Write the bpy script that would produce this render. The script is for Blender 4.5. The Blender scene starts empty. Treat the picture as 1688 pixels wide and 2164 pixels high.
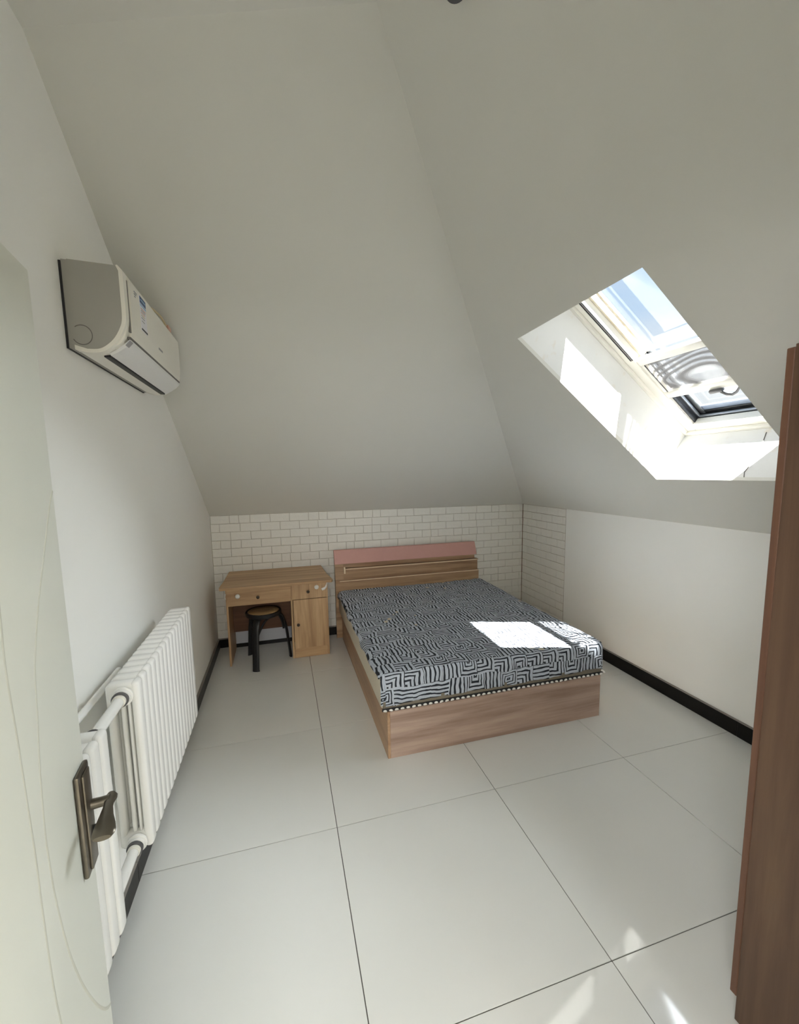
import bpy, bmesh, math, random
from mathutils import Vector, Matrix
import numpy as np

C = bpy.context.scene.collection
SC = bpy.context.scene

# ------------------------------------------------------------------ camera
CAM = Vector((0.6308, -0.0926, 1.6073))
YAW, PITCH, ROLL = 0.2823, -0.1197, -0.0146
FPX, PPX, PPY = 896.23, 855.70, 1106.03
fw = Vector((math.sin(YAW)*math.cos(PITCH), math.cos(YAW)*math.cos(PITCH), math.sin(PITCH)))
rt = Vector((math.cos(YAW), -math.sin(YAW), 0)); up = rt.cross(fw)
rt2 = math.cos(ROLL)*rt + math.sin(ROLL)*up; up2 = -math.sin(ROLL)*rt + math.cos(ROLL)*up
cd = bpy.data.cameras.new('camera'); cam = bpy.data.objects.new('camera', cd); C.objects.link(cam)
cam.matrix_world = Matrix(((rt2.x, up2.x, -fw.x, CAM.x), (rt2.y, up2.y, -fw.y, CAM.y), (rt2.z, up2.z, -fw.z, CAM.z), (0, 0, 0, 1)))
cd.sensor_fit = 'HORIZONTAL'; cd.sensor_width = 36; cd.lens = FPX/1688*36
cd.shift_x = (844-PPX)/1688; cd.shift_y = (PPY-1082)/1688
cd.clip_start = 0.02; cd.clip_end = 200
SC.camera = cam

# ------------------------------------------------------------------ render look
SC.view_settings.view_transform = 'Standard'; SC.view_settings.look = 'None'
SC.view_settings.gamma = 1; SC.view_settings.use_curve_mapping = False
SC.view_settings.exposure = 0.0
SC.render.engine = 'CYCLES'
cy = SC.cycles
cy.use_denoising = True
try: cy.denoiser = 'OPENIMAGEDENOISE'
except Exception: pass
cy.max_bounces = 16; cy.diffuse_bounces = 10; cy.glossy_bounces = 4; cy.transmission_bounces = 6; cy.transparent_max_bounces = 12
cy.sample_clamp_indirect = 60; cy.caustics_reflective = False; cy.caustics_refractive = False

# ------------------------------------------------------------------ sky and sun
W_ = bpy.data.worlds.new('sky'); SC.world = W_; W_.use_nodes = True
nt = W_.node_tree; nt.nodes.clear()
def wn(t): return nt.nodes.new(t)
tc = wn('ShaderNodeTexCoord'); sep = wn('ShaderNodeSeparateXYZ'); cr = wn('ShaderNodeValToRGB'); bg = wn('ShaderNodeBackground'); ow = wn('ShaderNodeOutputWorld')
nz = wn('ShaderNodeTexNoise'); mp = wn('ShaderNodeMapping'); mx = wn('ShaderNodeMixRGB'); cr2 = wn('ShaderNodeValToRGB')
nt.links.new(tc.outputs['Generated'], sep.inputs[0]); nt.links.new(sep.outputs['Z'], cr.inputs[0])
cr.color_ramp.elements[0].position = 0.0; cr.color_ramp.elements[0].color = (1.0, 1.0, 1.0, 1)
cr.color_ramp.elements[1].position = 1.0; cr.color_ramp.elements[1].color = (0.38, 0.58, 0.92, 1)
e = cr.color_ramp.elements.new(0.17); e.color = (0.95, 0.98, 1.0, 1)
e = cr.color_ramp.elements.new(0.30); e.color = (0.60, 0.77, 0.98, 1)
e = cr.color_ramp.elements.new(0.55); e.color = (0.50, 0.69, 0.96, 1)
mp.inputs['Scale'].default_value = (2.0, 5.0, 6.0); mp.inputs['Rotation'].default_value = (0.2, 0.5, 0.3)
nt.links.new(tc.outputs['Generated'], mp.inputs[0]); nt.links.new(mp.outputs[0], nz.inputs['Vector'])
nz.inputs['Scale'].default_value = 1.6; nz.inputs['Detail'].default_value = 5
nt.links.new(nz.outputs['Fac'], cr2.inputs[0]); cr2.color_ramp.elements[0].position = 0.42; cr2.color_ramp.elements[1].position = 0.75
cr2.color_ramp.elements[1].color = (0.7, 0.7, 0.7, 1)
nt.links.new(cr2.outputs[0], mx.inputs[0]); nt.links.new(cr.outputs[0], mx.inputs[1]); mx.inputs[2].default_value = (0.93, 0.96, 1, 1)
nt.links.new(mx.outputs[0], bg.inputs[0]); bg.inputs[1].default_value = 1.0; nt.links.new(bg.outputs[0], ow.inputs[0])

SUN_DIR = Vector((-0.139, 0.53, -1.158)).normalized()
sl = bpy.data.lights.new('sun', 'SUN'); sl.energy = 58; sl.angle = math.radians(0.6); sl.color = (1.0, 0.955, 0.88)
so = bpy.data.objects.new('sun', sl); C.objects.link(so); so.rotation_euler = SUN_DIR.to_track_quat('-Z', 'Y').to_euler()
so.location = (3, -2, 6)
# added wide-angle fill sun through the skylight, brightens left wall and floor
hl = bpy.data.lights.new('skylight_fill_sun', 'SUN'); hl.energy = 14; hl.angle = math.radians(48); hl.color = (0.93, 0.97, 1.0)
ho = bpy.data.objects.new('skylight_fill_sun', hl); C.objects.link(ho); ho.rotation_euler = Vector((-0.82, -0.20, -0.58)).to_track_quat('-Z', 'Y').to_euler()
ho.location = (5, 0, 6)
# added fill lights in the unseen hall
dl = bpy.data.lights.new('hall_fill', 'AREA'); dl.shape = 'RECTANGLE'; dl.size = 1.3; dl.size_y = 0.8; dl.energy = 62; dl.color = (1.0, 0.985, 0.96)
do_ = bpy.data.objects.new('hall_fill', dl); C.objects.link(do_); do_.location = (0.35, -2.5, 1.95); do_.rotation_euler = (math.radians(90), 0, 0)
d2 = bpy.data.lights.new('hall_side_fill', 'AREA'); d2.shape = 'RECTANGLE'; d2.size = 1.1; d2.size_y = 0.8; d2.energy = 78; d2.color = (1.0, 0.99, 0.975)
d2o = bpy.data.objects.new('hall_side_fill', d2); C.objects.link(d2o); d2o.location = (-0.86, -1.25, 1.95); d2o.rotation_euler = (math.radians(90), 0, math.radians(-90))

# ------------------------------------------------------------------ room numbers
W, D, H = 3.2046, 4.0573, 1.2409
SA, SB = 0.6263, 0.7765            # rise of the back slope and of the right slope
YF, YB = 0.03, -0.12               # front wall inner and outer face
P_ = Vector((0.967, 1.287, H+SB*(W-0.967)))
Q_ = Vector((0, 1.485, H+SA*(D-1.485)))
NS = Vector((SB, 0, 1)).normalized(); VS = Vector((-1, 0, SB)).normalized()
OX, OY = 2.815, 1.96
OS = Vector((OX, OY, H+SB*(W-OX)))
def SK(u, v, w): return OS + Vector((0, -u, 0)) + VS*v + NS*w      # skylight frame: u to the front, v up the slope, w outwards
VT = (OX-1.852)*math.sqrt(1+SB*SB); UT = OY-1.16

portal = bpy.data.lights.new('sky_portal', 'AREA'); portal.shape = 'RECTANGLE'; portal.size = UT; portal.size_y = VT
portal.cycles.is_portal = True
po = bpy.data.objects.new('sky_portal', portal); C.objects.link(po)
zc = NS; xc = Vector((0, -1, 0)); yc = VS
po.matrix_world = Matrix(((xc.x, yc.x, zc.x, 0), (xc.y, yc.y, zc.y, 0), (xc.z, yc.z, zc.z, 0), (0, 0, 0, 1)))
po.location = SK(UT/2, VT/2, 0.60)

# ------------------------------------------------------------------ materials
def S(r, g, b):  # sRGB 0-255 -> linear
    f = lambda c: (c/255/12.92 if c/255 <= 0.04045 else ((c/255+0.055)/1.055)**2.4)
    return (f(r), f(g), f(b), 1)
def mat(name, col, rough=0.5, metal=0.0, spec=0.5, noise=None, bump=None, emit=None, coat=0):
    m = bpy.data.materials.new(name); m.use_nodes = True; t = m.node_tree; b = t.nodes['Principled BSDF']
    b.inputs['Base Color'].default_value = col; b.inputs['Roughness'].default_value = rough; b.inputs['Metallic'].default_value = metal
    b.inputs['Specular IOR Level'].default_value = spec; b.inputs['Coat Weight'].default_value = coat
    tcn = t.nodes.new('ShaderNodeTexCoord')
    if noise:   # (scale, amount)
        n = t.nodes.new('ShaderNodeTexNoise'); n.inputs['Scale'].default_value = noise[0]; n.inputs['Detail'].default_value = 6
        t.links.new(tcn.outputs['Object'], n.inputs['Vector'])
        r = t.nodes.new('ShaderNodeMapRange'); r.inputs[3].default_value = 1-noise[1]; r.inputs[4].default_value = 1+noise[1]*0.4
        t.links.new(n.outputs['Fac'], r.inputs[0])
        mm = t.nodes.new('ShaderNodeMixRGB'); mm.blend_type = 'MULTIPLY'; mm.inputs[0].default_value = 1; mm.inputs[1].default_value = col
        t.links.new(r.outputs[0], mm.inputs[2]); t.links.new(mm.outputs[0], b.inputs['Base Color'])
    if bump:    # (scale, strength, distance)
        n = t.nodes.new('ShaderNodeTexNoise'); n.inputs['Scale'].default_value = bump[0]; n.inputs['Detail'].default_value = 8
        t.links.new(tcn.outputs['Object'], n.inputs['Vector'])
        bp = t.nodes.new('ShaderNodeBump'); bp.inputs['Strength'].default_value = bump[1]; bp.inputs['Distance'].default_value = bump[2]
        t.links.new(n.outputs['Fac'], bp.inputs['Height']); t.links.new(bp.outputs[0], b.inputs['Normal'])
    return m
def wood(name, c1, c2, axis='X', scale=1.0, rough=0.45, c3=None):
    m = bpy.data.materials.new(name); m.use_nodes = True; t = m.node_tree; b = t.nodes['Principled BSDF']
    b.inputs['Roughness'].default_value = rough; b.inputs['Specular IOR Level'].default_value = 0.4
    tcn = t.nodes.new('ShaderNodeTexCoord'); mpn = t.nodes.new('ShaderNodeMapping')
    s = {'X': (0.9, 14, 14), 'Y': (14, 0.9, 14), 'Z': (14, 14, 0.9)}[axis]
    mpn.inputs['Scale'].default_value = tuple(v*scale for v in s); t.links.new(tcn.outputs['Object'], mpn.inputs[0])
    n = t.nodes.new('ShaderNodeTexNoise'); n.inputs['Scale'].default_value = 1.3; n.inputs['Detail'].default_value = 7; n.inputs['Roughness'].default_value = 0.62
    n.inputs['Distortion'].default_value = 0.35; t.links.new(mpn.outputs[0], n.inputs['Vector'])
    r = t.nodes.new('ShaderNodeValToRGB'); t.links.new(n.outputs['Fac'], r.inputs[0])
    r.color_ramp.elements[0].position = 0.33; r.color_ramp.elements[0].color = c2
    r.color_ramp.elements[1].position = 0.66; r.color_ramp.elements[1].color = c1
    if c3: e = r.color_ramp.elements.new(0.5); e.color = c3
    n2 = t.nodes.new('ShaderNodeTexNoise'); n2.inputs['Scale'].default_value = 8; n2.inputs['Detail'].default_value = 4; t.links.new(mpn.outputs[0], n2.inputs['Vector'])
    mr = t.nodes.new('ShaderNodeMapRange'); mr.inputs[3].default_value = 0.86; mr.inputs[4].default_value = 1.08; t.links.new(n2.outputs['Fac'], mr.inputs[0])
    mm = t.nodes.new('ShaderNodeMixRGB'); mm.blend_type = 'MULTIPLY'; mm.inputs[0].default_value = 1
    t.links.new(r.outputs[0], mm.inputs[1]); t.links.new(mr.outputs[0], mm.inputs[2]); t.links.new(mm.outputs[0], b.inputs['Base Color'])
    return m

M = {}
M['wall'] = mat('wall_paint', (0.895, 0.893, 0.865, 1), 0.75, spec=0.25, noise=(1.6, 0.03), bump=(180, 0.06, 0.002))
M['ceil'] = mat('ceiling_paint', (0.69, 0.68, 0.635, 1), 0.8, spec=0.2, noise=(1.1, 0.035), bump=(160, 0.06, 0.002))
M['reveal'] = mat('reveal_paint', (0.80, 0.80, 0.79, 1), 0.7, spec=0.3, noise=(9, 0.06), bump=(60, 0.2, 0.002))
M['brick'] = mat('brick_foam', (0.84, 0.825, 0.78, 1), 0.7, noise=(30, 0.06), bump=(95, 0.6, 0.004))
M['joint'] = mat('brick_joint', (0.42, 0.38, 0.32, 1), 0.8)
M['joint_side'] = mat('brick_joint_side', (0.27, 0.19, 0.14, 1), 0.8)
M['tile'] = mat('floor_tile', (0.76, 0.765, 0.745, 1), 0.05, spec=0.34, noise=(2.2, 0.045))
M['grout'] = mat('grout', (0.10, 0.095, 0.09, 1), 0.8)
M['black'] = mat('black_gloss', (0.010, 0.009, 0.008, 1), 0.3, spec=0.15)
M['blackmat'] = mat('black_satin', (0.009, 0.009, 0.010, 1), 0.38)
M['basecap'] = mat('base_cap', (0.25, 0.23, 0.21, 1), 0.5)
M['door'] = mat('door_paint', (0.82, 0.83, 0.75, 1), 0.35, spec=0.4, noise=(3, 0.03))
M['groove_shade'] = mat('door_groove_shade', (0.60, 0.60, 0.52, 1), 0.5)  # groove shade put into the grey of thin strips on the leaf
M['white'] = mat('white_enamel', (0.86, 0.86, 0.84, 1), 0.22, noise=(4, 0.02))
M['whitep'] = mat('white_plastic', (0.80, 0.78, 0.71, 1), 0.3)
M['whitep2'] = mat('white_plastic_cool', (0.76, 0.76, 0.76, 1), 0.28)
M['greyp'] = mat('grey_plastic', (0.36, 0.35, 0.315, 1), 0.45)
M['dark'] = mat('dark_rubber', (0.015, 0.015, 0.017, 1), 0.5)
M['darkgrey'] = mat('dark_grey', (0.09, 0.09, 0.095, 1), 0.4)
M['bronze'] = mat('brushed_bronze', (0.17, 0.15, 0.12, 1), 0.32, metal=0.9, noise=(40, 0.15))
M['chrome'] = mat('chrome', (0.6, 0.6, 0.6, 1), 0.15, metal=1)
M['pink'] = mat('pink_laminate', S(206, 158, 150), 0.5, noise=(30, 0.05), bump=(400, 0.1, 0.001))
M['bedfront'] = wood('bed_wood', S(192, 168, 153), S(150, 124, 110), 'X', 0.9, 0.42, S(176, 151, 137))
M['bedside'] = wood('bed_wood_side', S(196, 162, 130), S(156, 122, 94), 'Y', 0.9, 0.42)
M['head'] = wood('headboard_wood', S(198, 168, 134), S(140, 108, 82), 'X', 0.8, 0.4, S(174, 142, 110))
M['edgeband'] = mat('edge_band', S(238, 215, 185), 0.35)
M['deskx'] = wood('desk_wood_x', S(206, 172, 132), S(164, 130, 94), 'X', 0.9, 0.45, S(186, 152, 114))
M['deskz'] = wood('desk_wood_z', S(212, 178, 138), S(164, 130, 94), 'Z', 0.9, 0.45, S(190, 156, 118))
M['deskdark'] = wood('desk_back', S(120, 84, 60), S(90, 60, 42), 'X', 0.9, 0.6)
M['seat'] = wood('stool_seat', S(178, 152, 112), S(132, 104, 70), 'X', 2.0, 0.35)
M['wardrobe'] = wood('wardrobe_wood', S(102, 79, 60), S(74, 54, 41), 'Z', 0.75, 0.42, S(91, 68, 52))
M['wardrobe2'] = wood('wardrobe_door_wood', S(112, 80, 60), S(84, 58, 42), 'Z', 0.9, 0.42, S(98, 68, 52))
M['knob'] = mat('knob_bronze', (0.05, 0.035, 0.025, 1), 0.3, metal=0.5)
M['lockw'] = mat('lock_white', (0.85, 0.84, 0.80, 1), 0.35)
M['cream'] = mat('mattress_side', S(205, 196, 178), 0.85, noise=(60, 0.06), bump=(120, 0.3, 0.003))
M['taupe'] = mat('mattress_band', S(128, 120, 106), 0.8, noise=(50, 0.05))
M['frame'] = mat('window_frame_paint', (0.84, 0.82, 0.76, 1), 0.35, noise=(14, 0.05))
M['framew'] = wood('window_lining', S(240, 232, 214), S(206, 192, 168), 'X', 0.8, 0.45)
M['gasket'] = mat('gasket', (0.02, 0.022, 0.026, 1), 0.35)
M['alu'] = mat('aluminium', (0.42, 0.45, 0.50, 1), 0.35, metal=0.7)
M['bead'] = mat('blue_grey_band', (0.30, 0.36, 0.48, 1), 0.4)
M['seam'] = mat('seam_shadow', (0.16, 0.15, 0.135, 1), 0.6)
M['blue'] = mat('label_blue', S(45, 78, 125), 0.5)
M['lblue'] = mat('label_light_blue', S(170, 200, 225), 0.5)
M['lred'] = mat('label_pink', S(205, 150, 140), 0.5)
M['lwhite'] = mat('label_white', (0.80, 0.80, 0.84, 1), 0.5)
M['lgrey'] = mat('label_grey', (0.33, 0.33, 0.34, 1), 0.5)
M['cord'] = mat('beige_cord', S(205, 188, 150), 0.5)
M['copper'] = mat('copper_tape', S(215, 170, 150), 0.4)
M['rust'] = mat('stain', (0.45, 0.30, 0.16, 1), 0.8)
M['hall'] = mat('hall_paint', (0.70, 0.68, 0.62, 1), 0.8)

# slight rust-coloured stains in the reveal, brown specks at its lower edge
def stain_reveal():
    m = M['reveal']; t = m.node_tree; b = t.nodes['Principled BSDF']; src = b.inputs['Base Color'].links[0].from_socket
    tcn = t.nodes.new('ShaderNodeTexCoord'); n = t.nodes.new('ShaderNodeTexNoise'); n.inputs['Scale'].default_value = 14; n.inputs['Detail'].default_value = 9
    t.links.new(tcn.outputs['Object'], n.inputs['Vector'])
    r = t.nodes.new('ShaderNodeValToRGB'); r.color_ramp.elements[0].position = 0.62; r.color_ramp.elements[1].position = 0.80
    r.color_ramp.elements[1].color = (0.5, 0.5, 0.5, 1)
    t.links.new(n.outputs['Fac'], r.inputs[0]); mm = t.nodes.new('ShaderNodeMixRGB'); mm.inputs[2].default_value = (0.66, 0.52, 0.34, 1)
    t.links.new(r.outputs[0], mm.inputs[0]); t.links.new(src, mm.inputs[1]); t.links.new(mm.outputs[0], b.inputs['Base Color'])
stain_reveal()

def glass_mat():
    m = bpy.data.materials.new('window_glass'); m.use_nodes = True; t = m.node_tree; t.nodes.clear()
    o = t.nodes.new('ShaderNodeOutputMaterial'); tr = t.nodes.new('ShaderNodeBsdfTransparent'); g = t.nodes.new('ShaderNodeBsdfGlossy'); mxs = t.nodes.new('ShaderNodeMixShader'); f = t.nodes.new('ShaderNodeFresnel')
    f.inputs[0].default_value = 1.35; g.inputs['Roughness'].default_value = 0.02; tr.inputs[0].default_value = (0.95, 0.97, 0.98, 1)
    fm = t.nodes.new('ShaderNodeMath'); fm.operation = 'MULTIPLY'; fm.inputs[1].default_value = 0.08; t.links.new(f.outputs[0], fm.inputs[0])
    t.links.new(fm.outputs[0], mxs.inputs[0]); t.links.new(tr.outputs[0], mxs.inputs[1]); t.links.new(g.outputs[0], mxs.inputs[2]); t.links.new(mxs.outputs[0], o.inputs[0])
    return m
M['glass'] = glass_mat()
def screen_mat():  # woven screen; the weave's interference shows as flowing bands
    m = bpy.data.materials.new('screen_weave'); m.use_nodes = True; t = m.node_tree; t.nodes.clear()
    o = t.nodes.new('ShaderNodeOutputMaterial'); tr = t.nodes.new('ShaderNodeBsdfTransparent'); d = t.nodes.new('ShaderNodeBsdfDiffuse'); tl = t.nodes.new('ShaderNodeBsdfTranslucent')
    mxs = t.nodes.new('ShaderNodeMixShader'); ms2 = t.nodes.new('ShaderNodeMixShader'); tcn = t.nodes.new('ShaderNodeTexCoord')
    mpn = t.nodes.new('ShaderNodeMapping'); mpn.inputs['Scale'].default_value = (1.0, 0.45, 1.0)
    n = t.nodes.new('ShaderNodeTexNoise'); n.inputs['Scale'].default_value = 3.4; n.inputs['Detail'].default_value = 0.6; n.inputs['Distortion'].default_value = 0.8
    t.links.new(tcn.outputs['Object'], mpn.inputs[0]); t.links.new(mpn.outputs[0], n.inputs['Vector'])
    ml = t.nodes.new('ShaderNodeMath'); ml.operation = 'MULTIPLY'; ml.inputs[1].default_value = 125; t.links.new(n.outputs['Fac'], ml.inputs[0])
    sn = t.nodes.new('ShaderNodeMath'); sn.operation = 'SINE'; t.links.new(ml.outputs[0], sn.inputs[0])
    mr = t.nodes.new('ShaderNodeMapRange'); mr.inputs[1].default_value = -1; mr.inputs[2].default_value = 1; mr.inputs[3].default_value = 0.30; mr.inputs[4].default_value = 0.90
    t.links.new(sn.outputs[0], mr.inputs[0])
    d.inputs[0].default_value = (0.27, 0.265, 0.27, 1); tl.inputs[0].default_value = (0.075, 0.075, 0.077, 1)
    ms2.inputs[0].default_value = 0.3; t.links.new(d.outputs[0], ms2.inputs[1]); t.links.new(tl.outputs[0], ms2.inputs[2])
    t.links.new(mr.outputs[0], mxs.inputs[0]); t.links.new(tr.outputs[0], mxs.inputs[1]); t.links.new(ms2.outputs[0], mxs.inputs[2]); t.links.new(mxs.outputs[0], o.inputs[0])
    return m
M['screen'] = screen_mat()

def maze_mat():
    m = bpy.data.materials.new('maze_print_cotton'); m.use_nodes = True; t = m.node_tree; b = t.nodes['Principled BSDF']; b.inputs['Roughness'].default_value = 0.85; b.inputs['Specular IOR Level'].default_value = 0.15
    L = t.links.new; N = t.nodes.new
    def math_(op, a, b_=None, c=None):
        n = N('ShaderNodeMath'); n.operation = op
        for i, v in enumerate((a, b_, c)):
            if v is None: continue
            if isinstance(v, (int, float)): n.inputs[i].default_value = v
            else: L(v, n.inputs[i])
        return n.outputs[0]
    tcn = N('ShaderNodeTexCoord'); nz = N('ShaderNodeTexNoise'); nz.inputs['Scale'].default_value = 9; nz.inputs['Detail'].default_value = 2
    L(tcn.outputs['Object'], nz.inputs['Vector'])
    sp = N('ShaderNodeSeparateXYZ'); L(tcn.outputs['Object'], sp.inputs[0])
    sn = N('ShaderNodeSeparateXYZ'); L(nz.outputs['Color'], sn.inputs[0])
    wx = math_('MULTIPLY', math_('SUBTRACT', sn.outputs[0], 0.5), 0.034); wy = math_('MULTIPLY', math_('SUBTRACT', sn.outputs[1], 0.5), 0.034)
    K = 9.0
    x = math_('MULTIPLY', math_('ADD', sp.outputs[0], wx), K)
    y = math_('MULTIPLY', math_('ADD', math_('ADD', sp.outputs[1], sp.outputs[2]), wy), K*1.05)
    # running-bond offset so cells do not line up
    row = math_('FLOOR', y)
    x = math_('ADD', x, math_('MULTIPLY', row, 0.37))
    ix = math_('FLOOR', x); lx = math_('FRACT', x); ly = math_('FRACT', y)
    cb = N('ShaderNodeCombineXYZ'); L(ix, cb.inputs[0]); L(row, cb.inputs[1])
    wh = N('ShaderNodeTexWhiteNoise'); wh.noise_dimensions = '3D'; L(cb.outputs[0], wh.inputs['Vector'])
    sc = N('ShaderNodeSeparateColor'); L(wh.outputs['Color'], sc.inputs[0])
    cx = math_('GREATER_THAN', sc.outputs[0], 0.5); cyy = math_('GREATER_THAN', sc.outputs[1], 0.5)
    dx = math_('ABSOLUTE', math_('SUBTRACT', lx, cx)); dy = math_('ABSOLUTE', math_('SUBTRACT', ly, cyy))
    dl = math_('MAXIMUM', dx, dy)                                   # nested corners
    dr = math_('MULTIPLY', math_('MAXIMUM', math_('ABSOLUTE', math_('SUBTRACT', lx, 0.5)), math_('ABSOLUTE', math_('SUBTRACT', ly, 0.5))), 1.5)
    du = math_('MAXIMUM', math_('MULTIPLY', math_('ABSOLUTE', math_('SUBTRACT', lx, 0.5)), 1.6), math_('MULTIPLY', dy, 0.9))  # hairpins
    r = wh.outputs['Value']
    def pick(c, a, b_):  # c?a:b
        return math_('ADD', math_('MULTIPLY', a, c), math_('MULTIPLY', b_, math_('SUBTRACT', 1.0, c)))
    d = pick(math_('LESS_THAN', r, 0.36), dl, pick(math_('LESS_THAN', r, 0.58), du, pick(math_('LESS_THAN', r, 0.84), lx, pick(math_('LESS_THAN', r, 0.9), ly, dr))))
    ph = math_('FRACT', math_('ADD', math_('MULTIPLY', d, 4.3), math_('MULTIPLY', sc.outputs[2], 0.25)))
    tri = math_('ABSOLUTE', math_('SUBTRACT', math_('MULTIPLY', ph, 2), 1))
    nb = N('ShaderNodeTexNoise'); nb.inputs['Scale'].default_value = 26; L(tcn.outputs['Object'], nb.inputs['Vector'])
    v = math_('ADD', tri, math_('MULTIPLY', math_('SUBTRACT', nb.outputs['Fac'], 0.5), 0.5))
    cr = N('ShaderNodeValToRGB'); L(v, cr.inputs[0])
    el = cr.color_ramp.elements; el[0].position = 0.24; el[0].color = (0.030, 0.034, 0.044, 1); el[1].position = 0.49; el[1].color = (0.56, 0.60, 0.68, 1)
    e = el.new(0.36); e.color = (0.085, 0.10, 0.12, 1); e = el.new(0.82); e.color = (0.52, 0.57, 0.66, 1); e = el.new(0.95); e.color = (0.44, 0.49, 0.57, 1)
    L(cr.outputs[0], b.inputs['Base Color'])
    bp = N('ShaderNodeBump'); bp.inputs['Strength'].default_value = 0.25; bp.inputs['Distance'].default_value = 0.004; L(tri, bp.inputs['Height']); L(bp.outputs[0], b.inputs['Normal'])
    return m
M['maze'] = maze_mat()

# ------------------------------------------------------------------ mesh helpers
def box(bm, lo, hi, bevel=0.0, seg=1):
    g = bmesh.ops.create_cube(bm, size=1.0); vs = g['verts']
    for v in vs:
        v.co = Vector([(lo[i]+hi[i])/2 + v.co[i]*(hi[i]-lo[i]) for i in range(3)])
    if bevel > 0:
        es = {e for v in vs for e in v.link_edges}
        bmesh.ops.bevel(bm, geom=list(es), offset=bevel, segments=seg, profile=0.5, affect='EDGES')
def prism(bm, pts, axis, a, b):
    """polygon pts (2D) extruded along axis between a and b. axis 'y': pts=(x,z)"""
    def mk(p, t):
        return {'y': (p[0], t, p[1]), 'x': (t, p[0], p[1]), 'z': (p[0], p[1], t)}[axis]
    A = [bm.verts.new(mk(p, a)) for p in pts]; B = [bm.verts.new(mk(p, b)) for p in pts]
    n = len(pts)
    bm.faces.new(A); bm.faces.new(B[::-1])
    for i in range(n): bm.faces.new((A[i], B[i], B[(i+1) % n], A[(i+1) % n]))
def tube(bm, pts, r, seg=12, flat=None, closed=False):
    pts = [Vector(p) for p in pts]; n = len(pts); rings = []
    prev = None
    for i, p in enumerate(pts):
        if closed: tg = (pts[(i+1) % n]-pts[i-1]).normalized()
        else: tg = (pts[min(i+1, n-1)]-pts[max(i-1, 0)]).normalized()
        if prev is None:
            ref = Vector((0, 0, 1)) if abs(tg.z) < 0.9 else Vector((1, 0, 0))
            if flat: ref = Vector(flat[0])
            nn = (ref - ref.dot(tg)*tg).normalized()
        else: nn = (prev - prev.dot(tg)*tg).normalized()
        prev = nn; bb = tg.cross(nn)
        rr = r[i] if isinstance(r, (list, tuple)) else r
        ra, rb = (rr*flat[1], rr*flat[2]) if flat else (rr, rr)
        rings.append([bm.verts.new(p + nn*math.cos(2*math.pi*k/seg)*ra + bb*math.sin(2*math.pi*k/seg)*rb) for k in range(seg)])
    m = n if closed else n-1
    for i in range(m):
        A, B = rings[i], rings[(i+1) % n]
        for k in range(seg): bm.faces.new((A[k], A[(k+1) % seg], B[(k+1) % seg], B[k]))
    if not closed: bm.faces.new(rings[0][::-1]); bm.faces.new(rings[-1])
def lathe(bm, prof, centre, axis='z', seg=24):
    """prof: (r, h)"""
    c = Vector(centre); rings = []
    ax = {'x': (Vector((0, 1, 0)), Vector((0, 0, 1)), Vector((1, 0, 0))), 'y': (Vector((0, 0, 1)), Vector((1, 0, 0)), Vector((0, 1, 0))), 'z': (Vector((1, 0, 0)), Vector((0, 1, 0)), Vector((0, 0, 1)))}[axis]
    for r, h in prof:
        rings.append([bm.verts.new(c + ax[2]*h + ax[0]*math.cos(2*math.pi*k/seg)*r + ax[1]*math.sin(2*math.pi*k/seg)*r) for k in range(seg)])
    for A, B in zip(rings, rings[1:]):
        for k in range(seg): bm.faces.new((A[k], A[(k+1) % seg], B[(k+1) % seg], B[k]))
    bm.faces.new(rings[0][::-1]); bm.faces.new(rings[-1])
def poly(bm, pts):
    return bm.faces.new([bm.verts.new(Vector(p)) for p in pts])
def wloc(o):
    v = Vector((0, 0, 0))
    while o is not None: v += o.location; o = o.parent
    return v
def link(name, me, m, parent=None, smooth=False):
    o = bpy.data.objects.new(name, me); C.objects.link(o)
    if m is not None and not me.materials: me.materials.append(m)
    if parent is not None: o.parent = parent
    return o
def obj(name, bm, m, parent=None, smooth=False, kind=None, angle=None):
    bmesh.ops.recalc_face_normals(bm, faces=bm.faces)
    if parent is not None:
        off = wloc(parent)
        for v in bm.verts: v.co -= off
    me = bpy.data.meshes.new(name); bm.to_mesh(me); bm.free()
    if smooth:
        for p in me.polygons: p.use_smooth = True
        try: me.set_sharp_from_angle(angle=math.radians(angle or 40))
        except Exception: pass
    o = link(name, me, m, parent)
    if kind: o['kind'] = kind
    return o
def BM(): return bmesh.new()
def bx(name, lo, hi, m, parent=None, bevel=0.0, seg=1, kind=None):
    bm = BM(); box(bm, lo, hi, bevel, seg); return obj(name, bm, m, parent, smooth=bevel > 0 and seg > 1, kind=kind)
def thing(name, loc, label=None, cat=None, group=None, kind=None):
    o = bpy.data.objects.new(name, None); C.objects.link(o); o.location = loc; o.empty_display_size = 0.1
    if label: o['label'] = label
    if cat: o['category'] = cat
    if group: o['group'] = group
    if kind: o['kind'] = kind
    return o
def tag(o, label, cat, group=None):
    o['label'] = label; o['category'] = cat
    if group: o['group'] = group
    return o

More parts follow.
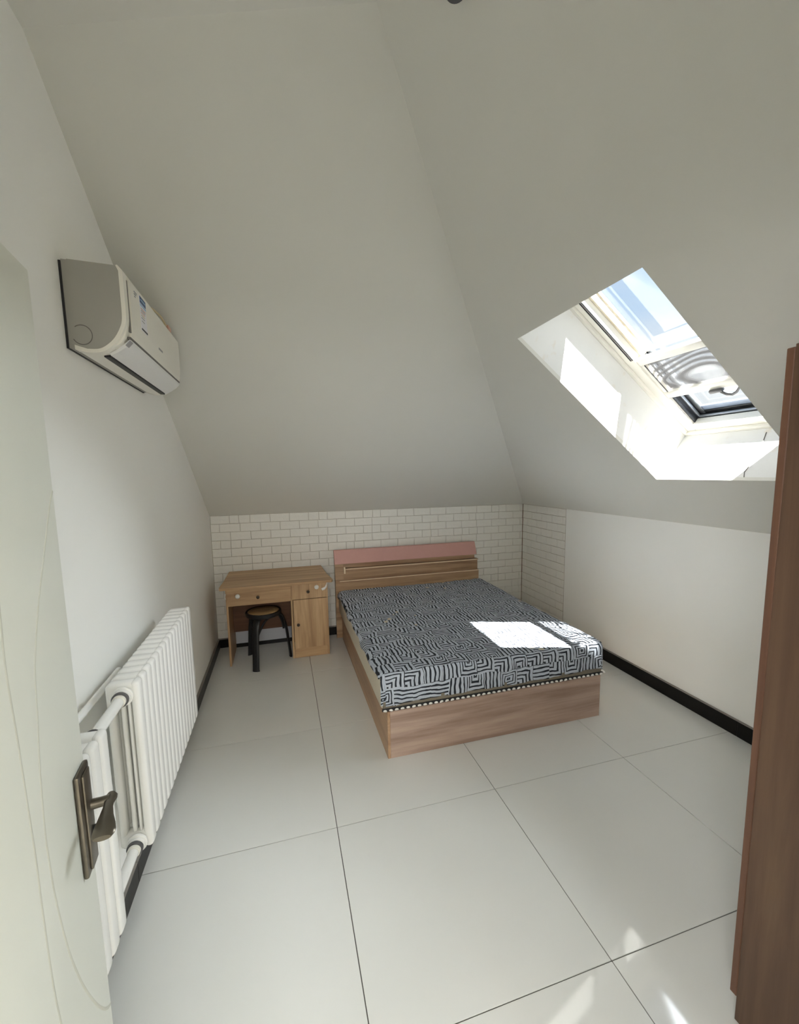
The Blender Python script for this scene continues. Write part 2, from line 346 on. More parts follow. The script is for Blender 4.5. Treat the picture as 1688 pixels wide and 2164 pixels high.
# ================================================================== room shell
HB = -2.6                                    # far end of the hall behind the camera
fl = bx('floor', (-0.9, HB, -0.05), (W+0.1, D+0.1, -0.004), M['grout'], kind='structure')
xs = [0.0, 0.8034, 1.6034, 2.4034, W]
ys = [HB] + [0.8899+0.8*k for k in range(-4, 5) if 0.8899+0.8*k > HB+0.1] + [D]
ys = sorted(y for y in ys if y <= D)
for j in range(len(ys)-1):
    for i in range(-1, 4):
        x0, x1 = ((-0.0, 0.0) if i < 0 else (xs[i], xs[i+1]))
        if i < 0: continue
        y0, y1 = ys[j], ys[j+1]
        if y1-y0 < 0.02: continue
        g = 0.0016
        if y1 <= YB+0.1 and i > 1: continue
        bm = BM(); box(bm, (x0+g, y0+g, -0.004), (x1-g, y1-g, 0.0), 0.0007, 1)
        obj('tile', bm, M['tile'], fl)

# left wall: gable outline
bm = BM(); T = 0.12
pl = [(YB, 0), (D, 0), (D, H), (Q_.y, Q_.z), (YB, Q_.z)]
prism(bm, pl, 'x', -T, 0); obj('wall_left', bm, M['wall'], kind='structure')
wb = bx('wall_back', (-T, D, 0), (W+T, D+T, H), M['joint'], kind='structure')
wr = bx('wall_right', (W, YB, 0), (W+T, D, H), M['wall'], kind='structure')
# front wall with the doorway the camera stands in
wf = thing('wall_front', (0, YF, 0), kind='structure')
DX0, DX1, DH = 0.27, 1.12, 2.04
def roofz(x): return min(Q_.z + (P_.z-Q_.z)*x/P_.x, H+SB*(W-x))
bm = BM(); prism(bm, [(-T, 0), (DX0, 0), (DX0, roofz(DX0)), (-T, roofz(0))], 'y', YB, YF); obj('wall_panel', bm, M['wall'], wf)
bm = BM(); prism(bm, [(DX1, 0), (W+T, 0), (W+T, H), (W, H), (DX1, roofz(DX1))], 'y', YB, YF); obj('wall_panel', bm, M['wall'], wf)
bm = BM(); prism(bm, [(DX0, DH), (DX1, DH), (DX1, roofz(DX1)), (P_.x, P_.z), (DX0, roofz(DX0))], 'y', YB, YF); obj('wall_panel', bm, M['wall'], wf)
# hall behind the camera
bm = BM(); box(bm, (-1.0, HB, 0), (-0.9, YB, 2.5)); obj('wall_hall_left', bm, M['hall'], kind='structure')
bm = BM(); box(bm, (1.7, HB, 0), (1.8, YB, 2.5)); obj('wall_hall_right', bm, M['hall'], kind='structure')
bm = BM(); box(bm, (-1.0, HB-0.1, 0), (1.8, HB, 2.5)); obj('wall_hall_back', bm, M['hall'], kind='structure')
bm = BM(); box(bm, (-1.0, HB, 2.5), (1.8, YB, 2.6)); obj('ceiling_hall', bm, M['hall'], kind='structure')

# ceiling slopes, each a slab with the lining on the room side
def slab(name, polys, nrm, m, t=0.02):
    bm = BM()
    for p in polys:
        pts = [Vector(q) for q in p]
        A = [bm.verts.new(q) for q in pts]; B = [bm.verts.new(q+Vector(nrm)*t) for q in pts]; n = len(pts)
        bm.faces.new(A); bm.faces.new(B[::-1])
        for i in range(n): bm.faces.new((A[i], B[i], B[(i+1) % n], A[(i+1) % n]))
    bmesh.ops.remove_doubles(bm, verts=bm.verts, dist=1e-5)
    return obj(name, bm, m, kind='structure')
RZ = lambda x: H+SB*(W-x)
R3 = lambda x, y: (x, y, RZ(x))
hipx = lambda y: P_.x + (y-P_.y)*(W-P_.x)/(D-P_.y)
Y1 = OY-UT
xo0 = OX - VT/math.sqrt(1+SB*SB)
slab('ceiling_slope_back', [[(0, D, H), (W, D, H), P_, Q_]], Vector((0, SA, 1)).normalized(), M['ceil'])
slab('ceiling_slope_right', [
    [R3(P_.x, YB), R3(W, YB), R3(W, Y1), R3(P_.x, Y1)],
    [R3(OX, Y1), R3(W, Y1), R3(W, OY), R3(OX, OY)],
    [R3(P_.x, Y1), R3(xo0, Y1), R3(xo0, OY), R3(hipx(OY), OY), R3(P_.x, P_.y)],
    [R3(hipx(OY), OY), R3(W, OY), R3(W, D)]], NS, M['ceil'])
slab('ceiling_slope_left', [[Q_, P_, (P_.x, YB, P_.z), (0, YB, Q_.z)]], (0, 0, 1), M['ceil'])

# skylight shaft
WD = 0.345
rv = thing('trim_1', SK(0, 0, 0), kind='structure')
def quad_slab(name, a, b_, c, d, n, m, parent, t=0.02):
    bm = BM(); pts = [Vector(q) for q in (a, b_, c, d)]
    A = [bm.verts.new(q) for q in pts]; B = [bm.verts.new(q+Vector(n)*t) for q in pts]
    bm.faces.new(A); bm.faces.new(B[::-1])
    for i in range(4): bm.faces.new((A[i], B[i], B[(i+1) % 4], A[(i+1) % 4]))
    return obj(name, bm, m, parent)
WX = 0.455
quad_slab('reveal_panel', SK(0, 0, 0.02), SK(0, VT, 0.02), SK(0, VT, WX), SK(0, 0, WX), (0, 1, 0), M['reveal'], rv)
quad_slab('reveal_panel', SK(UT, 0, 0.02), SK(UT, VT, 0.02), SK(UT, VT, WX), SK(UT, 0, WX), (0, -1, 0), M['reveal'], rv)
quad_slab('reveal_panel', SK(0, 0, 0.02), SK(UT, 0, 0.02), SK(UT, 0, WX), SK(0, 0, WX), -VS, M['reveal'], rv)
quad_slab('reveal_panel', SK(0, VT, 0.02), SK(UT, VT, 0.02), SK(UT, VT, WX), SK(0, VT, WX), VS, M['reveal'], rv)
# crack line across the lower reveal
bm = BM(); tube(bm, [SK(0.47, 0.002, 0.30), SK(0.50, 0.002, 0.16), SK(0.487, 0.002, 0.05), SK(0.50, 0.002, 0.02)], 0.0022, 6); obj('crack', bm, M['seam'], rv)

# ------------------------------------------------------------------ window in the slope
wi = thing('window_1', SK(0, 0, WD), kind='structure')
def sbox(name, u0, u1, v0, v1, w0, w1, m, parent=None, bevel=0.004):
    bm = BM(); box(bm, (u0, v0, w0), (u1, v1, w1), min(bevel, 0.45*min(abs(u1-u0), abs(v1-v0), abs(w1-w0))), 2)
    for v in bm.verts: v.co = SK(*v.co)
    return obj(name, bm, m, parent or wi, smooth=True)
FU = 0.075; FT = 0.40
sbox('frame_stile', 0, FU, 0.0, VT, WD, FT, M['frame']); sbox('frame_stile', UT-FU, UT, 0, VT, WD, FT, M['frame'])
sbox('frame_rail', FU, UT-FU, 0, 0.065, WD, FT, M['frame']); sbox('frame_rail', FU, UT-FU, VT-0.065, VT, WD, FT, M['frame'])
# outer step of the frame against the plaster
sbox('frame_bead', 0, 0.022, 0, VT, WD-0.018, WD, M['frame'], bevel=0.002); sbox('frame_bead', 0.022, UT-0.022, 0, 0.024, WD-0.018, WD, M['frame'], bevel=0.002)
sbox('frame_bead', UT-0.022, UT, 0, VT, WD-0.018, WD, M['frame'], bevel=0.002)
# track grooves beside the upper half
for k, u in enumerate((0.058, 0.070)):
    sbox('track', u, u+0.005, 0.63, VT-0.02, WD-0.004, WD+0.002, M['gasket'], bevel=0.001)
# linings outwards to the glass
sbox('lining', 0.075, 0.092, 0.60, VT, FT-0.01, 0.450, M['framew']); sbox('lining', UT-0.092, UT-0.075, 0.60, VT, FT-0.01, 0.450, M['framew'])
sbox('lining', 0.0, UT, VT-0.07, VT-0.05, FT-0.01, 0.450, M['framew'])
sbox('glazing_rail', 0.092, UT-0.092, 0.60, 0.62, 0.425, 0.450, M['frame'])
sbox('glazing_stile', 0.092, 0.099, 0.62, VT-0.07, 0.432, 0.450, M['white']); sbox('glazing_stile', UT-0.099, UT-0.092, 0.62, VT-0.07, 0.432, 0.450, M['white'])
# stepped dark rebate around the lower half
sbox('rebate', 0.075, 0.083, 0.05, 0.60, FT-0.03, 0.455, M['gasket'], bevel=0.001); sbox('rebate', UT-0.083, UT-0.075, 0.05, 0.60, FT-0.03, 0.455, M['gasket'], bevel=0.001)
sbox('rebate', 0.083, UT-0.083, 0.052, 0.062, FT-0.03, 0.455, M['gasket'], bevel=0.001)
sbox('seal', 0.083, 0.094, 0.062, 0.60, 0.405, 0.418, M['alu'], bevel=0.002); sbox('seal', 0.083, UT-0.083, 0.062, 0.073, 0.405, 0.418, M['alu'], bevel=0.002)
sbox('sash_stile', 0.083, 0.112, 0.062, 0.60, 0.434, 0.455, M['alu'], bevel=0.003); sbox('sash_stile', UT-0.112, UT-0.083, 0.062, 0.60, 0.434, 0.455, M['alu'], bevel=0.003)
sbox('sash_rail', 0.112, UT-0.112, 0.062, 0.085, 0.434, 0.455, M['gasket'], bevel=0.003)
sbox('sash_rail', 0.112, UT-0.112, 0.085, 0.118, 0.440, 0.455, M['bead'], bevel=0.003)  # blue-grey band in the lower glass, built as a solid strip
sbox('pane', 0.09, UT-0.09, 0.62, VT-0.06, 0.440, 0.444, M['glass'], bevel=0); sbox('pane', 0.10, UT-0.10, 0.10, 0.60, 0.446, 0.450, M['glass'], bevel=0)
# sliding screen with its rails
scr = sbox('screen', 0.10, UT-0.10, 0.345, 0.575, 0.371, 0.3735, M['screen'], bevel=0)
sbox('screen_rail', 0.04, UT-0.04, 0.572, 0.615, 0.352, 0.385, M['frame']); sbox('screen_rail', 0.045, UT-0.045, 0.302, 0.348, 0.352, 0.385, M['frame'])
sbox('screen_stile', 0.045, 0.102, 0.348, 0.572, 0.355, 0.383, M['frame']); sbox('screen_stile', UT-0.102, UT-0.045, 0.348, 0.572, 0.355, 0.383, M['frame'])
sbox('bead', 0.098, 0.102, 0.35, 0.57, 0.351, 0.356, M['darkgrey'], bevel=0.001)
h = sbox('handle', 0.318, 0.385, 0.286, 0.306, 0.338, 0.362, M['darkgrey'], bevel=0.004)
bm = BM(); tube(bm, [SK(0.372, 0.288, 0.345), SK(0.40, 0.272, 0.335), SK(0.43, 0.27, 0.328), SK(0.46, 0.285, 0.325), SK(0.485, 0.31, 0.325), SK(0.50, 0.335, 0.326)], [0.007, 0.007, 0.0065, 0.006, 0.005, 0.004], 10); obj('lever', bm, M['darkgrey'], h, smooth=True)

# roof outside, seen through the shaft only
# ------------------------------------------------------------------ baseboards
def baseboard(name, axis, a, b_, fixed, sgn, hgt=0.095, th=0.015):
    p = thing(name, (0, 0, 0), kind='structure')
    n = max(1, math.ceil((b_-a)/0.8)); t = b_
    while t > a+0.01:
        t0 = max(a, t-0.8)
        for z0, z1, tt, m, nm in ((0, hgt, th, M['black'], 'board'), (hgt, hgt+0.006, th+0.001, M['basecap'], 'cap_strip')):
            lo, hi = sorted((fixed, fixed+sgn*tt))
            if axis == 'y': bx(nm, (lo, t0+0.0006, z0), (hi, t-0.0006, z1), m, p, 0.001)
            else: bx(nm, (t0+0.0006, lo, z0), (t-0.0006, hi, z1), m, p, 0.001)
        t = t0
    return p
baseboard('baseboard_left', 'y', YF, D, 0.0, 1, 0.085)
baseboard('baseboard_right', 'y', YF, 3.965 if False else D-0.016, W, -1)
baseboard('baseboard_back', 'x', 0.016, W-0.016, D, -1, 0.08)

# ------------------------------------------------------------------ bricks
random.seed(4)
ROW, LEN, GAP = 0.0768, 0.1765, 0.0032
def brick_mesh(l, h_, seed):
    r = random.Random(seed); bm = BM(); t0, t1 = 0.0, 0.0075
    j = lambda a: r.uniform(-a, a)
    o = [(0, 0), (l, 0), (l, h_), (0, h_)]
    base = [bm.verts.new((x, 0, z)) for x, z in o]
    mid = [bm.verts.new((x+j(0.001), -t1*0.55, z+j(0.0008))) for x, z in o]
    ins = 0.0045
    top = [bm.verts.new((ins+(x/l)*(l-2*ins)+j(0.0018), -t1+j(0.0012), ins+(z/h_)*(h_-2*ins)+j(0.0012))) for x, z in o]
    for A, B in ((base, mid), (mid, top)):
        for k in range(4): bm.faces.new((A[k], A[(k+1) % 4], B[(k+1) % 4], B[k]))
    c = bm.verts.new((l/2+j(0.02), -t1-r.uniform(-0.0005, 0.0016), h_/2+j(0.01)))
    for k in range(4): bm.faces.new((top[k], top[(k+1) % 4], c))
    bmesh.ops.recalc_face_normals(bm, faces=bm.faces)
    me = bpy.data.meshes.new('brick'); bm.to_mesh(me); bm.free(); me.materials.append(M['brick']); return me
variants = [brick_mesh(LEN-GAP, ROW-GAP, k) for k in range(7)]
def hidden_back(x, z):
    xc = x+LEN/2; zc_ = z+ROW
    if xc < 1.02 and zc_ < 0.70: return True
    if 1.10 < x and x+LEN < 2.55 and zc_ < 0.83: return True
    if zc_ < 0.40: return True
    if 1.0 < xc < 1.1 and zc_ < 0.6: return True
    return False
hid = {}
def place_brick(x0, x1, z0, z1, to_world, parent, hide):
    l, hh = x1-x0-GAP, z1-z0-GAP
    if l < 0.012 or hh < 0.01: return
    if hide:
        bm = hid.setdefault(parent.name, (BM(), parent))[0]
        lo = to_world(x0+GAP/2, 0, z0+GAP/2); hi = to_world(x1-GAP/2, -0.0065, z1-GAP/2)
        box(bm, [min(a, b_) for a, b_ in zip(lo, hi)], [max(a, b_) for a, b_ in zip(lo, hi)]); return
    o = bpy.data.objects.new('brick', random.choice(variants)); C.objects.link(o); o.parent = parent
    o.scale = (l/(LEN-GAP), random.uniform(0.8, 1.12), hh/(ROW-GAP))
    return o
nrow = int(H/ROW)+1
for r_ in range(nrow):
    z1 = H - r_*ROW; z0 = max(z1-ROW, 0.088)
    if z1 < 0.1: break
    x = -0.012 - LEN + (0.0 if r_ % 2 == 0 else 0.088)
    while x < W:
        cuts = [x, x+LEN]
        if random.random() < 0.10: cuts = [x, x+LEN*random.choice((0.45, 0.5, 0.55)), x+LEN]
        for c0, c1 in zip(cuts, cuts[1:]):
            a_, b_ = max(c0, 0.002), min(c1, W-0.009)
            if b_-a_ < 0.015: continue
            o = place_brick(a_, b_, z0, z1, lambda X_, Y_, Z_: (X_, D+Y_, Z_), wb, hidden_back(a_, z0))
            if o: o.location = (a_+GAP/2, D, z0+GAP/2)
        x += LEN
bb = bx('brick_backing', (W-0.0008, 3.312, 0.10), (W, D, H), M['joint_side'], wr)
for r_ in range(nrow):
    z1 = H - r_*ROW; z0 = max(z1-ROW, 0.103)
    if z1 < 0.12: break
    y = 3.312 - (0.06 if r_ % 2 == 0 else 0.145)
    while y < D-0.008:
        a_, b_ = max(y, 3.312), min(y+LEN, D-0.008)
        y += LEN
        if b_-a_ < 0.015: continue
        o = place_brick(a_, b_, z0, z1, lambda Y_, X_, Z_: (W+X_, Y_, Z_), wr, z1 < 0.25)
        if o:   # face towards -x: rotate so that local x runs along -y
            o.rotation_euler = (0, 0, -math.pi/2); o.location = (W-0.0008, b_-GAP/2, z0+GAP/2); o.scale.y *= 0.75
for nm, (bm, par) in hid.items():
    obj('brick', bm, M['brick'], par, kind='stuff')
# slim bead closing the brick sheets in the corner and at the end on the right wall
bx('corner_bead', (W-0.009, D-0.009, 0.095), (W-0.001, D-0.001, H), M['joint_side'], wb, 0.001)

# ================================================================== door
F0 = Vector((0.188, 0.932, 0)); H0 = Vector((0.285, 0.08, 0)); DL = (H0-F0).length; dS = (H0-F0).normalized(); dN = Vector((-dS.y, dS.x, 0))
if dN.x < 0: dN = -dN
def DR(s, off, z): return F0 + dS*s + dN*off + Vector((0, 0, z))
dr = thing('door_1', H0, kind='structure')
def dbox(name, s0, s1, o0, o1, z0, z1, m, parent, bevel=0.0, seg=2):
    bm = BM(); box(bm, (s0, o0, z0), (s1, o1, z1), bevel, seg)
    for v in bm.verts: v.co = DR(*v.co)
    return obj(name, bm, m, parent, smooth=bevel > 0)
dbox('door_leaf', 0, DL, -0.038, 0, 0.008, 2.0, M['door'], dr, 0.0025)
def smooth_path(p, n=6):
    out = []
    for i in range(len(p)-1):
        p0 = p[max(i-1, 0)]; p1 = p[i]; p2 = p[i+1]; p3 = p[min(i+2, len(p)-1)]
        for k in range(n):
            t = k/n
            out.append(tuple(0.5*((2*b)+(-a+c)*t+(2*a-5*b+4*c-d)*t*t+(-a+3*b-3*c+d)*t**3) for a, b, c, d in zip(p0, p1, p2, p3)))
    out.append(tuple(p[-1])); return out
g1 = [(0.003, 1.58), (0.025, 1.555), (0.095, 1.441), (0.133, 1.377), (0.174, 1.283), (0.189, 1.191), (0.202, 1.118), (0.213, 1.003), (0.211, 0.924), (0.204, 0.852), (0.181, 0.73), (0.142, 0.609), (0.09, 0.494), (0.05, 0.425), (0.022, 0.39), (0.003, 0.375)]
bm = BM(); tube(bm, [DR(s, -0.0002, z) for s, z in smooth_path(g1)], 0.0036, 8, flat=(tuple(dN), 0.22, 1.0)); obj('groove_shade', bm, M['groove_shade'], dr, smooth=True)
g2 = [(0.25, 1.62), (0.262, 1.50), (0.266, 1.405), (0.271, 1.326), (0.266, 1.235), (0.264, 1.205), (0.26, 1.1), (0.256, 0.992), (0.256, 0.881), (0.253, 0.75), (0.243, 0.652), (0.22, 0.5), (0.18, 0.36), (0.12, 0.22)]
bm = BM(); tube(bm, [DR(s, -0.0002, z) for s, z in smooth_path(g2)], 0.0036, 8, flat=(tuple(dN), 0.22, 1.0)); obj('groove_shade', bm, M['groove_shade'], dr, smooth=True)
dbox('latch', -0.002, 0.003, -0.028, -0.006, 1.57, 1.605, M['darkgrey'], dr)
hd = dbox('handle', 0.006, 0.074, 0, 0.010, 0.768, 0.998, M['bronze'], dr, 0.004, 2)
dbox('plate_rib', 0.020, 0.060, 0.009, 0.015, 0.776, 0.990, M['bronze'], hd, 0.003, 2)
def doorpt(p): return DR(p[0], p[1], p[2])
bm = BM(); tube(bm, [doorpt(p) for p in ((0.030, 0.012, 0.905), (0.030, 0.030, 0.905), (0.030, 0.048, 0.906))], [0.0115, 0.0105, 0.0105], 16); obj('stem', bm, M['bronze'], hd, smooth=True)
# blade: narrow neck at the stem, spreading into a broad curved paddle
bm = BM()
secs = [(0.013, 0.040, 0.055, 0.9075), (0.020, 0.0375, 0.0605, 0.9075), (0.032, 0.037, 0.062, 0.9075), (0.046, 0.040, 0.059, 0.908), (0.060, 0.041, 0.060, 0.909), (0.085, 0.040, 0.066, 0.909), (0.108, 0.038, 0.074, 0.907), (0.124, 0.037, 0.078, 0.904), (0.132, 0.038, 0.077, 0.902), (0.137, 0.041, 0.072, 0.900)]
rings = []
for s, o0, o1, z in secs:
    ring = []
    for k in range(14):
        a = 2*math.pi*k/14; oo = (o0+o1)/2 + math.cos(a)*(o1-o0)/2; zz = z + math.sin(a)*0.0055
        ring.append(bm.verts.new(DR(s, oo, zz)))
    rings.append(ring)
for A, B in zip(rings, rings[1:]):
    for k in range(14): bm.faces.new((A[k], A[(k+1) % 14], B[(k+1) % 14], B[k]))
bm.faces.new(rings[0][::-1]); bm.faces.new(rings[-1]); obj('lever', bm, M['bronze'], hd, smooth=True)
bm = BM(); 
tube(bm, [doorpt(p) for p in ((0.032, 0.012, 0.846), (0.032, 0.021, 0.846))], 0.011, 16); obj('keyhole_rim', bm, M['dark'], hd, smooth=True)
dbox('key_cylinder', 0.029, 0.035, 0.02, 0.024, 0.838, 0.858, M['chrome'], hd, 0.001)
# door frame lining
jb = thing('trim_2', (DX0, YF, 0), kind='structure')
bx('jamb', (DX0-0.035, YB, 0), (DX0, YF+0.012, DH), M['door'], jb); bx('jamb', (DX1, YB, 0), (DX1+0.035, YF+0.012, DH), M['door'], jb); bx('jamb', (DX0-0.035, YB, DH), (DX1+0.035, YF+0.012, DH+0.035), M['door'], jb)

# ================================================================== bed
bed = thing('bed', (1.86, 2.95, 0), 'low wooden box bed with a pink-topped headboard against the brick wall', 'bed')
BX0, BX1, BY0, BY1, BH = 1.14, 2.568, 2.072, 3.90, 0.280
bx('front_panel', (BX0+0.016, BY0, 0.0), (BX1, BY0+0.018, BH), M['bedfront'], bed, 0.0015)
bx('side_panel', (BX0, BY0, 0.0), (BX0+0.016, BY1, BH), M['bedside'], bed, 0.0015)
bx('side_panel', (BX1-0.018, BY0+0.0185, 0.0), (BX1, BY1, BH-0.0005), M['bedside'], bed, 0.0015)
bx('slat_board', (BX0+0.018, BY0+0.02, BH-0.02), (BX1-0.02, BY1-0.002, BH-0.001), M['bedfront'], bed)
hx0, hx1 = 1.088, 2.580
def lean(z): return 3.925 + max(0, (z-0.70))*0.30
hb = thing('headboard', (1.86, 3.95, 0)); hb.parent = bed; hb.location = (0, 1.0, 0)
def hprism(name, prof, x0, x1, m, parent): 
    bm = BM(); prism(bm, prof, 'x', x0, x1); return obj(name, bm, m, parent)
# core board behind everything
hprism('back_board', [(3.945, 0.0), (3.975, 0.0), (3.975, 0.70), (4.015, 0.858), (4.000, 0.862), (3.952, 0.70)], hx0+0.002, hx1-0.014, M['head'], hb)
hprism('top_panel', [(3.906, 0.744), (3.950, 0.740), (3.998, 0.864), (3.975, 0.873), (3.958, 0.866)], hx0, hx1-0.012, M['pink'], hb)
hprism('left_end', [(3.890, 0.588), (3.95, 0.588), (3.955, 0.742), (3.908, 0.744)], hx0, 1.168, M['head'], hb)
# open slot under the pink panel and its light front lip
hprism('shelf', [(3.895, 0.690), (3.95, 0.690), (3.95, 0.698), (3.895, 0.698)], 1.168, hx1, M['head'], hb)
bx('shelf_edge', (1.168, 3.888, 0.6885), (hx1-0.004, 3.8955, 0.6975), M['edgeband'], hb, 0.002)
bm = BM(); tube(bm, [(1.176, 3.888, 0.655), (1.176, 3.880, 0.675), (1.176, 3.882, 0.70), (1.176, 3.892, 0.712)], 0.009, 10); obj('end_cap', bm, M['edgeband'], hb, smooth=True)
hprism('middle_panel', [(3.899, 0.585), (3.95, 0.585), (3.95, 0.690), (3.902, 0.690)], 1.168, hx1-0.006, M['head'], hb)
bx('lower_edge', (1.125, 3.876, 0.577), (hx1-0.003, 3.884, 0.585), M['edgeband'], hb, 0.002)
hprism('lower_panel', [(3.883, 0.30), (3.95, 0.30), (3.95, 0.587), (3.883, 0.587)], hx0, hx1, M['head'], hb)
# ------------------------------------------------------------------ mattress
mt = thing('mattress', (1.85, 2.95, 0.281), 'thick mattress in a black and white maze-print cover on the bed', 'mattress')
MX0, MX1, MY0, MY1, MZ0, MZ1 = 1.108, 2.592, 2.088, 3.868, 0.2815, 0.492
bx('mattress_core', (MX0, MY0, MZ0), (MX1, MY1, MZ1), M['cream'], mt, 0.028, 4)
bx('lower_band', (MX0+0.012, MY0-0.006, MZ0+0.002), (MX1-0.012, MY0+0.03, MZ0+0.055), M['taupe'], mt, 0.004, 2)
def cover():
    nx, ny = 90, 110; rx = 0.03; bm = BM(); rng = random.Random(2)
    x0, x1, y0, y1, zt = MX0-0.010, MX1+0.010, MY0-0.012, MY1+0.004, MZ1+0.006
    # cross-section over x: side drop / corner / top / corner / side drop
    def prof(lo, hi, drop0, drop1, n):
        pts = []
        r = 0.035
        nd = 10
        for k in range(nd, 0, -1): pts.append((lo, -r-(drop0-r)*k/nd))
        for k in range(6): a = math.pi/2*k/5; pts.append((lo+r-r*math.cos(a), -r+r*math.sin(a)))
        for k in range(1, n): pts.append((lo+r+(hi-lo-2*r)*k/n, 0))
        for k in range(6): a = math.pi/2*k/5; pts.append((hi-r+r*math.sin(a), -r+r*math.cos(a)))
        for k in range(1, nd+1): pts.append((hi, -r-(drop1-r)*k/nd))
        return pts
    px = prof(x0, x1, 0.045, 0.19, nx); py = prof(y0, y1, 0.185, 0.04, ny)
    V = {}
    for i, (x, zx) in enumerate(px):
        for j, (y, zy) in enumerate(py):
            # keep corners round: combine drops
            z = zt + min(zx, zy) if (zx < 0) != (zy < 0) else zt + (zx if zx == 0 else min(zx, zy))
            xx, yy = x, y
            if zx < 0 and zy < 0:
                # corner region: pull in towards the larger drop column
                f = 0.012
                xx += f if i < len(px)/2 else -f
                yy += f if j < len(py)/2 else -f
            wv = 0.0024*math.sin(x*23+y*7)*math.sin(y*19-x*5) + 0.0018*math.sin(x*61+2)*math.sin(y*47) + 0.004*math.sin(x*5.1+0.5)*math.sin(y*3.7)
            zz = z + wv
            if zy < -0.02 and j < len(py)/2: yy += 0.0045*math.sin(x*31)*min(1, -zy*8)+0.003*math.sin(x*77+1)
            if zy < 0 and j < 12: zz += 0.012*(max(0, (x-x0)/(x1-x0)))*(1 if zy < -0.12 else 0)
            if zx < -0.02 and i < len(px)/2: xx += 0.005*math.sin(y*21)*min(1, -zx*20); zz += 0.008*math.sin(y*9+1)+0.005*math.sin(y*33)
            V[i, j] = bm.verts.new((xx, yy, zz))
    for i in range(len(px)-1):
        for j in range(len(py)-1):
            zx = min(px[i][1], px[i+1][1]); zy = min(py[j][1], py[j+1][1])
            if zx < -0.036 and zy < -0.036 and (i < 10 and False): continue
            bm.faces.new((V[i, j], V[i+1, j], V[i+1, j+1], V[i, j+1]))
    o = obj('cover', bm, M['maze'], mt, smooth=True, angle=80)
    sm = o.modifiers.new('thickness', 'SOLIDIFY'); sm.thickness = 0.004; sm.offset = -1
    return o
cover()
# black cord with white scallops along the lower front edge
bx('trim_band', (MX0+0.004, MY0-0.012, MZ0+0.001), (MX1-0.004, MY0-0.005, MZ0+0.018), M['dark'], mt, 0.002)
bm = BM(); 
lathe(bm, [(0.0005, -0.003), (0.0095, -0.0025), (0.0115, 0), (0.0095, 0.0025), (0.0005, 0.003)], (0, 0, 0), 'y', 12)
for v in bm.verts: v.co.z = max(v.co.z*0.75, -0.003)
bmesh.ops.recalc_face_normals(bm, faces=bm.faces); sme = bpy.data.meshes.new('scallop'); bm.to_mesh(sme); bm.free(); sme.materials.append(M['lockw'])
nsc = 44
for k in range(nsc):
    o = bpy.data.objects.new('scallop', sme); C.objects.link(o); o.parent = mt
    x = MX0+0.02 + (MX1-MX0-0.04)*k/(nsc-1)
    o.location = Vector((x, MY0-0.0145, MZ0+0.006)) - mt.location; o.rotation_euler = (0, random.uniform(-0.3, 0.3), 0)
# white tape end hanging at the far lower corner
bm = BM(); tube(bm, [(2.585, 2.10, 0.30), (2.60, 2.095, 0.292), (2.614, 2.09, 0.284)], [0.010, 0.012, 0.006], 10, flat=((0, 0, 1), 0.8, 1.2)); obj('tie_tape', bm, M['lockw'], mt, smooth=True)

# ================================================================== desk
dk = thing('desk', (0.57, 3.75, 0), 'small wooden desk with drawers and a cupboard below the brick wall', 'desk')
DZ = 0.722
bm = BM(); prism(bm, [(0.128, 3.425), (1.000, 3.415), (1.012, 3.44), (0.985, 3.66), (0.965, 4.035), (0.135, 4.035), (0.132, 3.66), (0.122, 3.45)], 'z', DZ-0.02, DZ)
bmesh.ops.recalc_face_normals(bm, faces=bm.faces); obj('desk_top', bm, M['deskx'], dk)
FY = 3.60
bx('side_panel', (0.147, FY, 0), (0.163, 3.99, DZ-0.0205), M['deskz'], dk, 0.001)
bx('side_panel', (0.966, FY, 0), (0.982, 3.99, DZ-0.0205), M['deskz'], dk, 0.001)
bx('side_panel', (0.664, FY, 0), (0.680, 3.99, DZ-0.0205), M['deskz'], dk, 0.001)
bx('back_panel', (0.1635, 3.885, 0.195), (0.6635, 3.893, DZ-0.021), M['deskdark'], dk)
bx('back_panel', (0.6805, 3.97, 0.0), (0.9655, 3.985, DZ-0.021), M['deskdark'], dk)
bx('apron', (0.1635, FY+0.02, 0.515), (0.6635, FY+0.30, 0.521), M['deskdark'], dk)
dw = bx('drawer', (0.158, FY-0.018, 0.524), (0.669, FY-0.001, 0.692), M['deskx'], dk, 0.001)
def knob(x, y, z, par, m=None, r=0.0135):
    bm = BM(); lathe(bm, [(0.005, 0), (0.005, -0.012), (r, -0.018), (r*0.95, -0.024), (r*0.5, -0.028)], (x, y, z), 'y', 16); return obj('knob', bm, m or M['knob'], par, smooth=True)
def lock(x, y, z, par):
    bm = BM(); lathe(bm, [(0.019, 0), (0.019, -0.006), (0.014, -0.010), (0.004, -0.012)], (x, y, z), 'y', 18); return obj('child_lock', bm, M['lockw'], par, smooth=True)
knob(0.402, FY-0.018, 0.588, dw); l1 = lock(0.242, FY-0.018, 0.606, dw)
dw2 = bx('drawer', (0.674, FY-0.018, 0.532), (0.972, FY-0.001, 0.692), M['deskz'], dk, 0.001)
knob(0.812, FY-0.018, 0.597, dw2); lock(0.886, FY-0.018, 0.628, dw2)
bm = BM(); tube(bm, [(0.930, FY-0.024, 0.604), (0.950, FY-0.030, 0.612), (0.966, FY-0.026, 0.625), (0.974, FY-0.010, 0.650), (0.984, FY+0.004, 0.672)], [0.009, 0.010, 0.006, 0.004, 0.004], 8, flat=((0, 0, 1), 1.2, 0.5)); obj('lock_strap', bm, M['lockw'], dw2, smooth=True)
